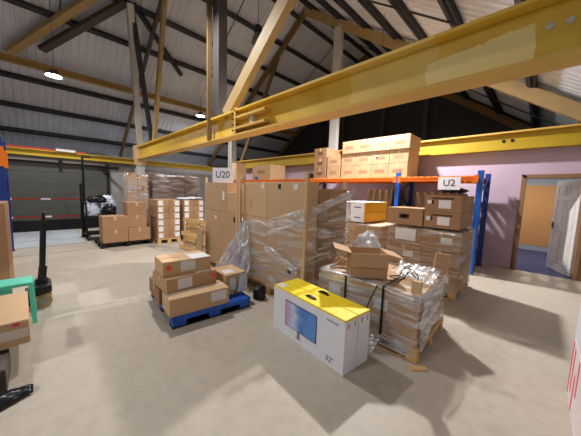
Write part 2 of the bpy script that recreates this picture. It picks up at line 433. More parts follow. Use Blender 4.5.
for x in (-.75, -.6): B().cyl((x, 7.52, 2.9), (x, 7.53, 2.9), .035, 12).build('bolt_hole', M['void'], wb)
lb = thing('crane_rail', 'yellow crane rail with a red conductor strip along the left wall', 'beam', group='yellow crane beams')
B().ibeam((-11.75, -4.9, 2.59), (-11.75, 7.4, 2.59), .2, .2, .025).build('rail', M['beam'], lb)
B().b2((-11.83, -4.9, 2.70), (-11.77, 1.3, 2.76)).build('conductor_strip', M['red'], lb)
B().b2((-11.7, .5, 2.70), (-11.62, 1.0, 2.78)).build('joint_cover', M['steel_white'], lb)
# columns
def column(x, y, z1, w, m, lab, cap=None):
    t = thing('steel_column', lab, 'column', (x, y, 0), group='columns')
    B().ibeam((0, 0, .02), (0, 0, z1), w, w, .03, (1, 0, 0)).build('shaft', m, t)
    B().b2((-w*.7, -w*.7, 0), (w*.7, w*.7, .02)).build('base_plate', M['steel_grey'], t)
    if cap: B().b2((-w*.62, -w*.62, z1-.75), (w*.62, w*.62, z1)).build('timber_casing', M['woodp'], t)
column(-11.66, 2.97, 3.22, .3, SW, 'pale column with timber casing holding the left end of the worn yellow beam', True)
column(-11.55, 7.2, 5.1, .3, SW, 'pale grey column in the far corner behind the rack')
for x, z in ((-5.9, 9), (-3.95, 9), (-8.2, 9)):
    o = B().bar((x, 12.15, 2.85), (x, 12.15, roofz(x)-.1), .2, .12, (0, 1, 0)).build('gable_post', M['steel_grey'])
    tag(o, {-5.9: 'dark gable post just right of the white king post', -3.95: 'dark gable post above the right end of the racked cartons', -8.2: 'dark gable post hidden by the white king post'}[x], 'column', 'gable posts')

# lamps: real fittings, each with a real light
def lamp(x, y, z, lab, energy):
    t = thing('high_bay_lamp', lab, 'lamp', (x, y, z), group='lit high bay lamps')
    B().lathe([(.05, .16), (.09, .15), (.10, .06), (.19, .04), (.2, 0), (.185, -.005)], seg=28).build('housing', M['steel_grey'], t, True)
    B().lathe([(.0001, -.012), (.1, -.012), (.18, -.006), (.18, 0), (.0001, 0)], seg=28).build('lens', M['lamp'], t)
    B().cyl((0, 0, .15), (0, 0, roofz(x)-z-.0), .006, 6).build('drop_rod', M['steel_grey'], t)
    li = bpy.data.lights.new('lamp_light', 'AREA'); li.shape = 'DISK'; li.size = .22; li.energy = energy; li.color = (1, .985, .985); li.spread = math.radians(175)
    lo = bpy.data.objects.new('lamp_light', li); COL.objects.link(lo); lo.parent = t; lo.location = (0, 0, -.03)
E1 = 420
lamp(-9.97, .48, 4.6, 'lit round lamp under the left roof slope, nearest the top left corner', E1*.75)
lamp(-11.35, 5.4, 4.9, 'lit round lamp under the left roof slope, beside the grey post', E1*.8)
lamp(-3.03, 5.94, 4.62, 'lit round lamp behind the worn yellow beam above the racked cartons', E1*2.6)
lamp(-2.85, -3.9, 4.9, 'lit round lamp in the bay behind the camera on the right roof slope', E1*.95)
lamp(-5.1, 1.75, 5.4, 'lit round lamp hung high above the blue pallet, out of the picture', E1*.95)
p = thing('pendant_lamp', 'unlit bell shaped pendant lamp hanging high beside the ochre diagonal', 'lamp', (-6.63, 5.0, 6.1))
B().lathe([(.05, .5), (.11, .48), (.12, .3), (.08, .27)], seg=20).build('gear_box', M['plastic'], p, True)
B().lathe([(.08, .27), (.15, .18), (.2, 0), (.19, 0), (.13, .17), (.06, .25)], seg=24).build('shade', M['lampoff'], p, True)
B().cyl((0, 0, .5), (0, 0, roofz(-6.63)-6.1), .01, 6).build('cable', M['plastic'], p)
li = bpy.data.lights.new('corridor_light', 'AREA'); li.shape = 'RECTANGLE'; li.size = 1.2; li.size_y = .3; li.energy = 150; li.color = (1, .95, .88)
lo = bpy.data.objects.new('corridor_light', li); COL.objects.link(lo); lo.location = (-.4, 9.4, 2.6)
cl = thing('ceiling_light', 'strip light on the corridor ceiling beyond the open door', 'lamp', (-.4, 9.4, 2.64))
B().b2((-.6, -.15, .0), (.6, .15, .07)).build('housing', M['steel_white'], cl)
lo.parent = cl; lo.location = (0, 0, -.02)

# ------------------------------------------------------------------ cartons and pallets
CACHE = {}
def carton_mesh(w, d, h, m, along):
    k = (round(w, 3), round(d, 3), round(h, 3), m.name, along)
    if k not in CACHE:
        b = B(); b.b2((-w/2, -d/2, 0), (w/2, d/2, h-.004), .006)
        if along == 'x':
            b.b2((-w/2+.004, -d/2+.004, h-.005), (w/2-.004, -.003, h)).b2((-w/2+.004, .003, h-.005), (w/2-.004, d/2-.004, h))
        else:
            b.b2((-w/2+.004, -d/2+.004, h-.005), (-.003, d/2-.004, h)).b2((.003, -d/2+.004, h-.005), (w/2-.004, d/2-.004, h))
        CACHE[k] = b.mesh('body', m)
    return CACHE[k]
def tape_mesh(w, d, h, along, m):
    k = ('t', round(w, 3), round(d, 3), round(h, 3), along, m.name)
    if k not in CACHE:
        b = B(); t = .0015; q = .026; dn = min(.1, h*.4)
        if along == 'x':
            b.b2((-w/2-t, -q, h), (w/2+t, q, h+t))
            for s in (-1, 1): b.b2((s*w/2, -q, h-dn), (s*(w/2+t), q, h+t))
        else:
            b.b2((-q, -d/2-t, h), (q, d/2+t, h+t))
            for s in (-1, 1): b.b2((-q, s*d/2, h-dn), (q, s*(d/2+t), h+t))
        CACHE[k] = b.mesh('tape', m)
    return CACHE[k]
def sticker(parent, size, face, u, v, sw, sh, m, name='label'):
    """thin sheet stuck on a face; u,v = centre in metres from face centre / from base"""
    w, d, h = size; t = .001
    b = B()
    if face == '-y': b.b2((u-sw/2, -d/2-t, v-sh/2), (u+sw/2, -d/2, v+sh/2))
    elif face == '+x': b.b2((w/2, u-sw/2, v-sh/2), (w/2+t, u+sw/2, v+sh/2))
    elif face == '+z': b.b2((u-sw/2, v-sh/2, h+.0016), (u+sw/2, v+sh/2, h+.0026))
    return b.build(name, m, parent)
def carton(label, loc, size, m='kraft', rz=0, group=None, tape='x', st=(), along=None, tm='tape', name='carton', rot=None):
    w, d, h = size
    t = thing(name, label, 'box', loc, rz, group, rot)
    link('body', carton_mesh(w, d, h, M[m], along or ('y' if tape == 'y' else 'x')), t)
    if tape: link('tape', tape_mesh(w, d, h, tape, M[tm]), t)
    for s in st: sticker(t, size, *s[:5], M[s[5]], *(s[6:] or ('label',)))
    return t

PAL = {}
def pallet(label, loc, L=1.2, W=1.0, rz=0, group='wooden pallets', rot=None, name='wooden_pallet', m='wood'):
    t = thing(name, label, 'pallet', loc, rz, group, rot)
    def part(nm, c, s):
        k = (nm, tuple(round(v, 3) for v in s), m)
        if k not in PAL: PAL[k] = B().box((0, 0, 0), s, None, .003).mesh(nm, M[m])
        link(nm, PAL[k], t, c)
    for i in range(7): part('deck_board', (0, -W/2+.05+i*(W-.1)/6, .128), (L, .098, .02))
    for x in (-L/2+.05, 0, L/2-.05): part('cross_board', (x, 0, .108), (.098, W, .02))
    for x in (-L/2+.05, 0, L/2-.05):
        for y in (-W/2+.05, 0, W/2-.05): part('block', (x, y, .058), (.098, .098, .079))
    for y in (-W/2+.05, 0, W/2-.05): part('skid', (0, y, .009), (L, .098, .018))
    return t

def film_band(name, label, c, w, d, z0, ztop, m='film', rz=0, out=.012, lip=.06, amp=.012, seed=0, group='stretch wrap', nu=120, nv=26):
    """band of stretch film round a load; ztop(u) gives its torn top edge, u in 0..1 from front-left corner anticlockwise"""
    b = B(); P = 2*(w+d); rows = []
    def per(u):
        s = (u % 1)*P
        if s < w: return (-w/2+s, -d/2), (0, -1)
        s -= w
        if s < d: return (w/2, -d/2+s), (1, 0)
        s -= d
        if s < w: return (w/2-s, d/2), (0, 1)
        s -= w
        return (-w/2, d/2-s), (-1, 0)
    for j in range(nv+1):
        row = []
        for i in range(nu):
            u = i/nu; (x, y), (nx, ny) = per(u); zt = ztop(u)
            f = j/nv; z = z0+(zt-z0)*min(1, f*1.06)
            k = noise.noise(Vector((u*14+seed, z*3+u*8, seed)))*amp + noise.noise(Vector((u*18, z*13+u*22, seed+5)))*amp*.35
            o = out+abs(k)
            q = max(0, f*1.06-1)/.06*lip
            sx = 1-2*q/w; sy = 1-2*q/d
            ox = out+abs(k); L = math.hypot(1, 1)
            px = max(-w/2, min(w/2, x))*sx; py = max(-d/2, min(d/2, y))*sy
            # corners: push out on both axes so the film goes round without cutting in
            ex = (1 if x > w/2-.02 else -1 if x < -w/2+.02 else 0); ey = (1 if y > d/2-.02 else -1 if y < -d/2+.02 else 0)
            row.append(b.bm.verts.new((px+ex*o*(q == 0)+0, py+ey*o*(q == 0), z+(.012 if q else 0))))
        rows.append(row)
    for A, C in zip(rows, rows[1:]):
        for i in range(nu): b.bm.faces.new((A[i], A[(i+1) % nu], C[(i+1) % nu], C[i]))
    o = b.build(name, M[m], None, True, loc=c, rot=(0, 0, rz))
    return tag(o, label, 'plastic wrap', group)

def sheet(name, label, pts, nu=24, nv=24, m='bagclear', amp=.04, seed=1., cat='plastic sheet', f=4, parent=None):
    """crumpled sheet spanning a bilinear patch of four corners with noise folds"""
    a, b_, c, d = [Vector(p) for p in pts]
    b = B(); g = []
    nrm = ((b_-a).cross(d-a)).normalized()
    for j in range(nv+1):
        r = []
        for i in range(nu+1):
            u, v = i/nu, j/nv
            p = (a*(1-u)+b_*u)*(1-v)+(d*(1-u)+c*u)*v
            k = noise.noise(Vector((u*f*2+seed, v*f, seed)))+.5*noise.noise(Vector((u*f*5, v*f*3+seed, seed)))
            r.append(b.bm.verts.new(p+nrm*amp*abs(k)))
        g.append(r)
    for A, C in zip(g, g[1:]):
        for i in range(nu): b.bm.faces.new((A[i], A[i+1], C[i+1], C[i]))
    o = b.build(name, M[m], parent, True)
    if not parent: tag(o, label, cat)
    return o

def adopt(child, par):
    child.parent = par
    child.matrix_parent_inverse = (Matrix.Translation(par.location) @ par.rotation_euler.to_matrix().to_4x4()).inverted()
    for k in ('label', 'category', 'group'):
        if k in child: del child[k]
    return child
def lump(name, label, c, size, m, seed, cat='bag', group=None, amp=.35, sub=4, f=2.2):
    b = B(); k = bmesh.ops.create_icosphere(b.bm, subdivisions=sub, radius=1)
    for v in k['verts']:
        n0 = v.co.normalized()
        r = 1+amp*(abs(noise.noise(n0*f+Vector((seed, 0, 0))))*1.4-.4)+amp*.4*noise.noise(n0*f*3+Vector((0, seed, 0)))
        p = n0*r; p.z = max(p.z, -.62)
        v.co = Vector((p.x*size[0]/2, p.y*size[1]/2, (p.z+.62)*size[2]/1.62))
    o = b.build(name, M[m], None, True, loc=c)
    return tag(o, label, cat, group)

# ------------------------------------------------------------------ the long pallet rack
RY0, RY1 = 6.37, 7.32
def rack_frame(parent, x, h=2.16):
    for y in (RY0, RY1):
        b = B().b2((x-.05, y-.035, .012), (x-.047, y+.035, h)).b2((x+.047, y-.035, .012), (x+.05, y+.035, h)).b2((x-.05, y-.035, .012), (x+.05, y-.03, h))
        b.b2((x-.05, y+.03, .012), (x-.02, y+.035, h)).b2((x+.02, y+.03, .012), (x+.05, y+.035, h))
        b.build('upright', M['rackblue'] if y == RY0 else M['rackblued'], parent)
        B().b2((x-.07, y-.06, 0), (x+.07, y+.06, .012)).build('foot', M['steel_grey'], parent)
    z = .2; s = 1
    while z < h-.3:
        y0, y1 = (RY0+.03, RY1-.03) if s > 0 else (RY1-.03, RY0+.03)
        B().bar((x, y0, z), (x, y1, z+.36), .04, .025, (1, 0, 0)).build('brace', M['rackblued'], parent); z += .36; s = -s
rk = thing('pallet_rack', 'long blue and orange pallet rack along the lilac wall', 'rack', (0, 0, 0))
frames = (-.93, -2.59, -5.6, -8.4, -11.1)
for x in frames: rack_frame(rk, x)
for x1, x0 in zip(frames, frames[1:]):
    for y in (RY0-.035, RY1+.02):
        b = B().b2((x0+.055, y-.03, 1.94), (x1-.055, y+.01, 2.04)).b2((x0+.055, y-.036, 1.955), (x1-.055, y-.03, 1.965)).b2((x0+.055, y-.036, 2.015), (x1-.055, y-.03, 2.025))
        bm_ = b.build('beam', M['orange'], rk)
        for xe in (x0+.055, x1-.055):
            B().b2((xe-.035, y-.045, 1.91), (xe+.035, y-.031, 2.07)).build('connector', M['orange'], bm_)
for x1, x0 in zip(frames[:], frames[1:]):
    n = int((x0-x1)/-.15)
    for i in range(n):
        xx = x0+.12+i*((x1-x0)-.24)/(n-1)
        B().b2((xx-.05, RY0-.02, 2.042), (xx+.05, RY1+.0, 2.06)).build('shelf_slat', M['wood'], rk)
def sign(label, txt, loc, w, h, rz=0, mat_ink='ink', size=.2, foot=False):
    s = thing('bay_sign', label, 'sign', loc, rz, 'bay number signs')
    B().b2((-w/2, 0, 0), (w/2, .004, h)).build('card', M['white'], s)
    text_mesh('lettering', txt, size, M[mat_ink], s, (0, -.001, h*.52), (PI/2, 0, 0))
    if foot: B().b2((-w*.3, .004, 0), (w*.3, .09, .004)).b2((-w*.06, .004, 0), (w*.06, .012, h*.7)).build('foot', M['white'], s)
    return s
sign('white card reading U2 hung on the orange rack beam', 'U2', (-1.46, 6.285, 1.76), .42, .27, 0, 'ink', .2)
sign('white card reading U20 above the tall cartons left of the timber battens', 'U20', (-4.55, 2.62, 1.742), .46, .29, .5, 'inkn', .19, True)

# cartons stored up on the rack
g = 'cartons on top of the rack'
ZS = 2.062
row_w = ['bottom', 'middle', 'top']
col_w = ['left end', 'second from left', 'second from right', 'right end']
for r in range(3):
    for c in range(4):
        x = -4.10+c*.482+(.0, .0, .03)[r]+random.uniform(-.004, .004)
        carton(f'brown carton in the {row_w[r]} row of the block above the rack, {col_w[c]}', (x, 6.80+(-.03 if r == 2 else 0), ZS+r*.347), (.474, .72, .344), 'kraft', 0, g, 'y',
               [('-y', 0, .16, .26, .09, 'kraftd', 'print')] + ([('-y', -.1, .2, .09, .07, 'paper')] if (r, c) == (1, 2) else []))
for r in range(3):
    carton(f'darker carton in the left stack of the racked block, {row_w[r]} one', (-5.15, 6.79, ZS+r*.317), (.5, .7, .315), 'kraftd', 0, g, 'y', [('-y', 0, .15, .2, .1, 'kraftdd', 'print')])
for r in range(2):
    carton(f'carton in the shorter stack of the racked block, {("lower", "upper")[r]} one', (-4.62, 6.74, ZS+r*.347), (.48, .6, .344), 'kraft', 0, g, 'y', [('-y', 0, .16, .24, .09, 'kraftd', 'print')])
carton('pale carton alone at the far left of the rack below the grey column', (-10.3, 6.8, ZS), (.4, .55, .80), 'kraftp', 0, g, 'x')
carton('carton on the rack above the battens, right of the lone tall one', (-8.15, 6.82, ZS), (1.15, .8, .58), 'kraft', 0, g, 'x', [('-y', 0, .3, .5, .12, 'kraftd', 'print')])
carton('small grey carton on the rack behind the right timber batten', (-5.78, 6.75, ZS), (.24, .3, .2), 'grey_carton', 0, g, 'x')
# stock on the floor beneath the rack
pallet('wooden pallet in the shade beneath the middle of the rack', (-3.5, 6.85, 0), 1.2, .9)
for r in range(4):
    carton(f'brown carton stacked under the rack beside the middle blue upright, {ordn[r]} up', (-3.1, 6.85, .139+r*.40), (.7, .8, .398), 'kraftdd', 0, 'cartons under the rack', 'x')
pallet('wooden pallet in the shade beneath the right bay of the rack', (-1.7, 6.85, 0), 1.2, .9)
for r in range(4):
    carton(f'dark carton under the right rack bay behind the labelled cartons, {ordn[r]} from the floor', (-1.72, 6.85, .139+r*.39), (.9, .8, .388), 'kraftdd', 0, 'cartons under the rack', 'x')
o = lump('crumpled_bag', 'crumpled black bag on the dark cartons under the right rack bay', (-1.45, 6.75, .139+4*.39), (.5, .4, .12), 'tarp', 3.3, group=None)

# ------------------------------------------------------------------ TV boxes
a = -.096
def tvbox(label, loc, front):
    t = thing('monitor_box', label, 'box', loc, a, 'monitor boxes')
    L, D, H_ = 1.045, .183, .515
    B().b2((0, 0, 0), (L, D, H_-.02), .004).build('body', M['white'], t)
    B().b2((0.001, .001, H_-.02), (L-.001, D-.001, H_), .004).build('yellow_lid', M['yellow'], t)
    h = B(); pts = [(L/2-.06, D/2, H_), (L/2-.045, D/2, H_+.016), (L/2, D/2, H_+.024), (L/2+.045, D/2, H_+.016), (L/2+.06, D/2, H_)]
    for p, q in zip(pts, pts[1:]): h.bar(p, q, .022, .006, (0, 0, 1))
    h.b2((L/2-.075, D/2-.018, H_), (L/2+.075, D/2+.018, H_+.003)); h.build('handle', M['plastic'], t)
    for y in (.03, .12): B().b2((L, y+.01, H_-.09), (L+.001, y+.03, H_-.04)).build('print_mark', M['kraft'], t)
    if front:
        B().b2((.225, -.003, .13), (.71, 0, .415)).build('picture_border', M['plastic'], t)
        B().b2((.233, -.0045, .138), (.702, -.0032, .407)).build('picture', M['screen'], t)
        B().b2((.43, -.002, .055), (.47, 0, .13)).b2((.40, -.002, .052), (.50, 0, .058)).build('picture_stand', M['metal'], t)
        for k in range(9): B().b2((.835+k*.016, -.001, .437), (.845+k*.016, 0, .45)).build('print_mark', M['steel_grey'], t)
        text_mesh('size_print', '32"', .075, M['steel_grey'], t, (.885, -.0005, .072), (PI/2, 0, 0), .0005)
        B().b2((.02, .02, H_), (.13, .11, H_+.001)).build('label', M['paper'], t)
    return t
tvbox('front white monitor box with yellow lid and a printed blue screen', (-2.13, 1.91, 0), True)
tvbox('rear white monitor box with yellow lid, hidden behind the one with the picture', (-2.13+.0184, 1.91+.191, 0), False)

# ------------------------------------------------------------------ wrapped pallet with the open box
rz1 = .02
c1 = Vector((-1.31, 2.95, 0))
R1m = Matrix.Rotation(rz1, 3, 'Z')
def P1(x, y, z): v = c1+R1m @ Vector((x, y, z)); return (v.x, v.y, v.z)
pallet('wooden pallet under the low wrapped load with the open box', P1(0, 0, 0), 1.2, 1.0, rz1)
W1 = 1.13; D1 = .97
k = 0
for i, x in enumerate((-W1/4, W1/4)):
    for j, y in enumerate((-D1/4, D1/4)):
        carton(f'large flat carton under film on the low wrapped load, {("front", "back")[j]} {("left", "right")[i]}', P1(x, y, .139), (W1/2-.004, D1/2-.004, .50), 'kraft', rz1, 'cartons of the low wrapped load', 'x',
               [('-y', -.08, .33, .16, .12, 'paper')] if j == 0 else [], tm='tapew')
FP = film_band('stretch_wrap', 'torn clear stretch film round the low pallet load with the open box', c1, W1+.01, D1+.01, .05,
          lambda u: .655+.03*math.sin(u*14), 'film', rz1, .012, .07, .02, 2)
for x in (-.20, .24):
    t0 = x
    b = B()
    b.b2((x-.012, -D1/2-.028, .16), (x+.012, -D1/2-.024, .672)).b2((x-.012, -D1/2-.028, .668), (x+.012, D1/2+.024, .672)).b2((x-.012, D1/2+.02, .16), (x+.012, D1/2+.024, .672))
    o = b.build('strap', M['plastic'], None, loc=c1, rot=(0, 0, rz1)); tag(o, 'black strap over the low wrapped load, ' + ('left one' if x < 0 else 'right one nearer the aisle'), 'strap', 'black straps')
pts = []
for i in range(26):
    q = i/25*2*PI
    pts.append(P1(.30+.12*math.cos(q)+.03*math.sin(3*q), -.12+.1*math.sin(q), .682+.10*max(0, math.sin(q*1.5-.4))))
o = B().tube(pts, .006, 6).build('strap', M['plastic']); tag(o, 'loose black strap looped on top of the low wrapped load', 'strap', 'black straps')
pts = [P1(.18-.03*math.sin(i/9*PI)+i*-.012, -D1/2-.04-.02*math.sin(i/9*PI)-.002*i, .67-i*.06) for i in range(10)]
o = B().tube(pts, .006, 6).build('strap', M['plastic']); tag(o, 'loose black strap tail hanging down the front of the low load', 'strap', 'black straps')
o = B().b2((-.045, -.02, 0), (.045, .02, .13), .004).build('wood_offcut', M['woodp'], None, loc=P1(.53, -.43, .66), rot=(0, 0, rz1)); tag(o, 'small upright wood offcut at the front corner of the low load', 'wood')
o = B().b2((-.10, -.012, 0), (.10, .012, .26), .004).build('card_flap', M['kraft'], None, loc=P1(.52, .44, .66), rot=(0, .12, rz1+.9)); tag(o, 'torn upright piece of card at the back corner of the low load', 'card')
# open box
ob = thing('open_carton', 'empty open brown carton with spread flaps on the low wrapped load', 'box', (-1.40, 2.70, .665), .70)
w, d, h, th = .40, .34, .28, .006
b = B().b2((-w/2, -d/2, 0), (w/2, d/2, th))
for s in (-1, 1):
    b.b2((s*w/2, -d/2, 0), (s*(w/2-th), d/2, h)).b2((-w/2, s*d/2, 0), (w/2, s*(d/2-th), h))
b.build('body', M['kraft'], ob)
def flap(hinge, ax, length, depth, ang, loc):
    bb = B().b2((-length/2, 0, -th/2), (length/2, depth, th/2)); o = bb.build('flap', M['kraft'], ob, loc=loc); o.rotation_euler = (ang, 0, ax)
flap(0, 0, w, .15, -.5, (0, d/2+.003, h)); flap(0, PI, w, .15, -1.45, (0, -d/2-.004, h))
flap(0, -PI/2, d, .17, -.25, (w/2+.002, 0, h)); flap(0, PI/2, d, .19, .25, (-w/2-.002, 0, h))
lump('clear_bag', 'pale heap of clear film standing behind the open box on the low load', P1(-.36, .28, .665), (.36, .34, .40), 'bagclear', 5.2, 'plastic sheet', None, .3)
sheet('paper_void_fill', 'brown packing paper slumped on the back left of the low load', [P1(-.58, -.25, .665), P1(-.36, -.2, .665), P1(-.38, .03, .80), P1(-.57, .1, .93)], 20, 20, 'kraft', .07, 3.1, 'packing paper')
adopt(sheet('loose_end', '', [P1(.585, -.46, .05), P1(.585, .20, .28), P1(.585, .44, .74), P1(.58, -.42, .66)], 30, 30, 'film2', .05, 6.2, f=1.5), FP)
adopt(sheet('loose_end', '', [P1(-.22, -.64, .006), P1(.22, -.66, .006), P1(.26, -.53, .14), P1(-.18, -.53, .16)], 26, 20, 'film2', .05, 8.1, f=3), FP)
adopt(sheet('loose_end', '', [P1(.16, .0, .665), P1(.56, -.1, .665), P1(.56, .42, .72), P1(.06, .42, .70)], 30, 30, 'film2', .06, 9.4, f=3), FP)
o = B().b2((-.07, -.025, .0), (.07, .025, .018), .003).build('wood_offcut', M['wood'], None, loc=(-.66, 2.42, 0), rot=(0, 0, .8)); tag(o, 'small wood offcut on the floor beside the front corner of the low load', 'wood')

# ------------------------------------------------------------------ wrapped stock by the rack
pallet('wooden pallet under the labelled wrapped cartons in front of the blue upright', (-1.36, 4.96, 0), 1.1, 1.0)
for r in range(3):
    for c in range(2):
        carton(f'wrapped carton before the rack, {row_w[r]} tier, {("left", "right")[c]} one', (-1.36-.28+c*.56, 4.93, .139+r*.307), (.555, .9, .305), 'kraftd', 0, 'wrapped cartons before the rack', 'y',
               [('-y', .08, .16, .16, .10, 'paper')])
o = B().b2((-.17, -.002, 0), (.17, 0, .2)).build('paper_notice', M['paper'], None, loc=(-1.62, 4.455, .84)); tag(o, 'white paper notice stuck on the film of the wrapped cartons before the rack', 'paper')
film_band('stretch_wrap', 'clear stretch film round the labelled carton stack before the rack', (-1.36, 4.94, 0), 1.13, .93, .06, lambda u: 1.075+.01*math.sin(u*20), 'filmthin', 0, .012, .06, .012, 4)
for r in range(2):
    carton(f'labelled carton with tape and white stickers above the wrapped stack, {("lower", "upper")[r]} of two', (-1.1, 4.95, 1.10+r*.265), (.51, .94, .262), 'kraftd', 0, 'labelled cartons above the wrapped stack', 'x',
           [('-y', .03, .12, .17, .13, 'paper'), ('-y', -.19, .15, .06, .06, 'paper'), ('-y', -.14, .15, .03, .06, 'ink'), ('-y', 0, .21, .3, .03, 'inkb', 'print')])
carton('wide brown carton with a dark printed mark left of the labelled pair', (-1.665, 4.76, 1.10), (.60, .6, .29), 'kraftd', 0, None, 'x', [('-y', .0, .15, .17, .09, 'inkb', 'print'), ('-y', .0, .15, .11, .045, 'kraftd', 'print')])
pallet('wooden pallet under the wrapped load holding the yellow sided boxes', (-2.62, 4.96, 0), 1.1, 1.0)
for r in range(2):
    for c in range(2):
        carton(f'wrapped carton below the yellow sided boxes, {("lower", "upper")[r]} tier, {("left", "right")[c]} one', (-2.62-.28+c*.56, 4.93, .139+r*.44), (.555, .9, .436), 'kraft', 0, 'wrapped cartons below the yellow sided boxes', 'y',
               [('-y', .05, .28, .17, .12, 'paper')])
film_band('stretch_wrap', 'clear stretch film round the load below the yellow sided boxes', (-2.62, 4.94, 0), 1.13, .93, .06, lambda u: 1.03+.01*math.sin(u*17), 'filmthin', 0, .012, .06, .012, 9)
for r in range(2):
    t = thing('monitor_box', f'monitor box lying flat on the wrapped load, {("lower", "upper")[r]} of two', 'box', (-2.70, 4.95, 1.05+r*.2), 0, 'monitor boxes')
    B().b2((-.28, -.48, 0), (.27, .48, .196), .004).build('body', M['white'], t)
    B().b2((.27, -.479, .001), (.29, .479, .195), .004).build('yellow_lid', M['yellowd'], t)
    B().b2((.05, -.4815, .08), (.2, -.48, .1)).build('print_mark', M['inkn'], t)

# ------------------------------------------------------------------ tall block of cartons
YT = 2.44
pallet('wooden pallet under the tall block of cartons with timber battens', (-2.87, 2.94, 0), 1.5, 1.0)
g = 'tall cartons of the batten block'
def tall(label, x0, x1, z0, z1, m, st=(), y0=YT, dep=.26, grp=g):
    return carton(label, ((x0+x1)/2, y0+dep/2, z0), (x1-x0-.004, dep, z1-z0-.003), m, 0, grp, None, st)
tall('upper left big carton of the batten block', -3.56, -2.93, 1.19, 1.74, 'kraftp', [('-y', .2, .49, .06, .08, 'paper'), ('-y', -.1, .2, .10, .16, 'kraft', 'print')])
tall('upper right big carton of the batten block with a black square mark', -2.93, -2.16, 1.19, 1.74, 'kraftp', [('-y', -.12, .48, .06, .07, 'ink', 'print'), ('-y', .2, .48, .08, .08, 'paper')])
tall('lower left big carton of the batten block', -3.56, -2.93, .139, 1.19, 'kraftp')
tall('lower right big carton of the batten block with a small black mark', -2.93, -2.16, .139, 1.19, 'kraftp', [('-y', .13, .33, .07, .08, 'ink', 'print')])
for r, (z0, z1) in enumerate(((.139, .66), (.66, 1.18), (1.18, 1.66))):
    for c in range(3):
        carton(f'filmed brown carton on the batten block right side, {row_w[r]} tier, {ordn[c]} from front', (-2.42, 2.72+.125+c*.235, z0), (.5, .232, z1-z0-.003), 'kraftd', 0, 'brown side cartons of the batten block', None)
    carton(f'brown carton at the hidden back of the batten block, {row_w[r]} tier', (-3.12, 3.06, z0), (.84, .68, z1-z0-.003), 'kraftd', 0, 'brown side cartons of the batten block', None)
bat = 0
for (x, y, z, lab) in ((-3.60, 2.41, 1.88, 'timber batten at the left front of the tall block, taller of the pair'), (-3.70, 2.42, 1.84, 'timber batten at the left front of the tall block, shorter of the pair'),
                       (-2.13, 2.42, 1.86, 'timber batten at the right front corner of the tall block'), (-2.24, 3.46, 1.80, 'timber batten at the back right corner of the tall block'), (-4.99, 2.5, 1.84, 'timber batten at the left end of the left tall cartons')):
    o = B().b2((-.024, -.018, 0), (.024, .018, z), .003).build('timber_batten', M['woodp'], None, loc=(x, y, 0)); tag(o, lab, 'wood', 'timber battens')
def topT1(u):
    # front 0..w, right side w..w+d
    w, d = 1.42, 1.06; s = (u % 1)*2*(w+d)
    if s < w: return 1.08+.05*math.sin(s*5)+.16*(s/w)**3
    if s < w+d: return 1.24+.40*((s-w)/d)
    return 1.3
FT = film_band('stretch_wrap', 'ragged clear film slung round the lower part of the tall carton block', (-2.87, 2.96, 0), 1.44, 1.08, .2, topT1, 'film', 0, .012, .02, .025, 12, nu=160)
adopt(sheet('loose_end', '', [(-2.86, 2.36, 1.10), (-2.10, 2.37, 1.16), (-2.10, 2.37, 1.40), (-2.86, 2.36, 1.17)], 30, 12, 'film2', .05, 3.7), FT)
adopt(sheet('loose_end', '', [(-2.88, 2.36, .72), (-2.2, 2.37, .50), (-2.2, 2.37, .60), (-2.88, 2.36, .84)], 24, 10, 'film2', .04, 5.9), FT)
adopt(sheet('loose_end', '', [(-2.06, 2.45, 1.30), (-2.06, 3.4, 1.56), (-2.06, 3.45, 1.68), (-2.06, 2.45, 1.42)], 30, 12, 'film2', .05, 4.4), FT)
# left tall cartons
pallet('wooden pallet under the left tall cartons below the U20 card', (-4.37, 2.96, 0), 1.2, 1.0)
g = 'left tall cartons below the U20 card'
tall('upper left carton below the U20 card', -4.95, -4.13, 1.19, 1.735, 'kraft', [('-y', .3, .3, .07, .16, 'paper')], 2.46, .5, g)
tall('narrow upper right carton beside the left batten pair', -4.13, -3.76, 1.19, 1.56, 'kraft', [], 2.46, .5, g)
tall('lower left carton below the U20 card', -4.95, -4.40, .139, 1.19, 'kraft', [('-y', .15, .92, .06, .07, 'paper')], 2.46, .5, g)
tall('lower right carton with a black mark below the U20 card', -4.40, -3.76, .139, 1.19, 'kraft', [('-y', .22, .93, .05, .1, 'ink', 'print')], 2.46, .5, g)
sheet('clear_bag', 'grey clear plastic sheet hanging off the left battens behind the blue pallet', [(-4.32, 2.36, .01), (-3.15, 2.34, .05), (-3.32, 2.39, 1.13), (-3.48, 2.39, 1.06)], 40, 40, 'bagclear', .13, 2.2, 'plastic sheet', 2.4)

# ------------------------------------------------------------------ blue plastic pallet and its cartons
rb = -.1
cb_ = Vector((-3.36, 1.56, 0)); Rb = Matrix.Rotation(rb, 3, 'Z')
def PB(x, y, z): v = cb_+Rb @ Vector((x, y, z)); return (v.x, v.y, v.z)
bp = thing('plastic_pallet', 'blue plastic pallet holding four cartons in the aisle', 'pallet', cb_, rb)
b = B()
for i in range(11): b.b2((-.6+i*.108, -.5, .115), (-.6+i*.108+.075, .5, .14))
for i in range(9): b.b2((-.6, -.5+i*.112, .105), (.555+.0, -.5+i*.112+.05, .135))
b.b2((-.6, -.5, .085), (.6, -.47, .14)).b2((-.6, .47, .085), (.6, .5, .14)).b2((-.6, -.5, .085), (-.57, .5, .14)).b2((.57, -.5, .085), (.6, .5, .14))
b.build('deck', M['bluep'], bp)
for x in (-.52, 0, .52):
    for y in (-.42, 0, .42): B().b2((x-.075, y-.075, .02), (x+.075, y+.075, .1), .01).build('foot', M['bluep'], bp)
for x in (-.52, 0, .52): B().b2((x-.07, -.5, 0), (x+.07, .5, .02)).build('skid', M['plastic'], bp)
g = 'cartons on the blue pallet'
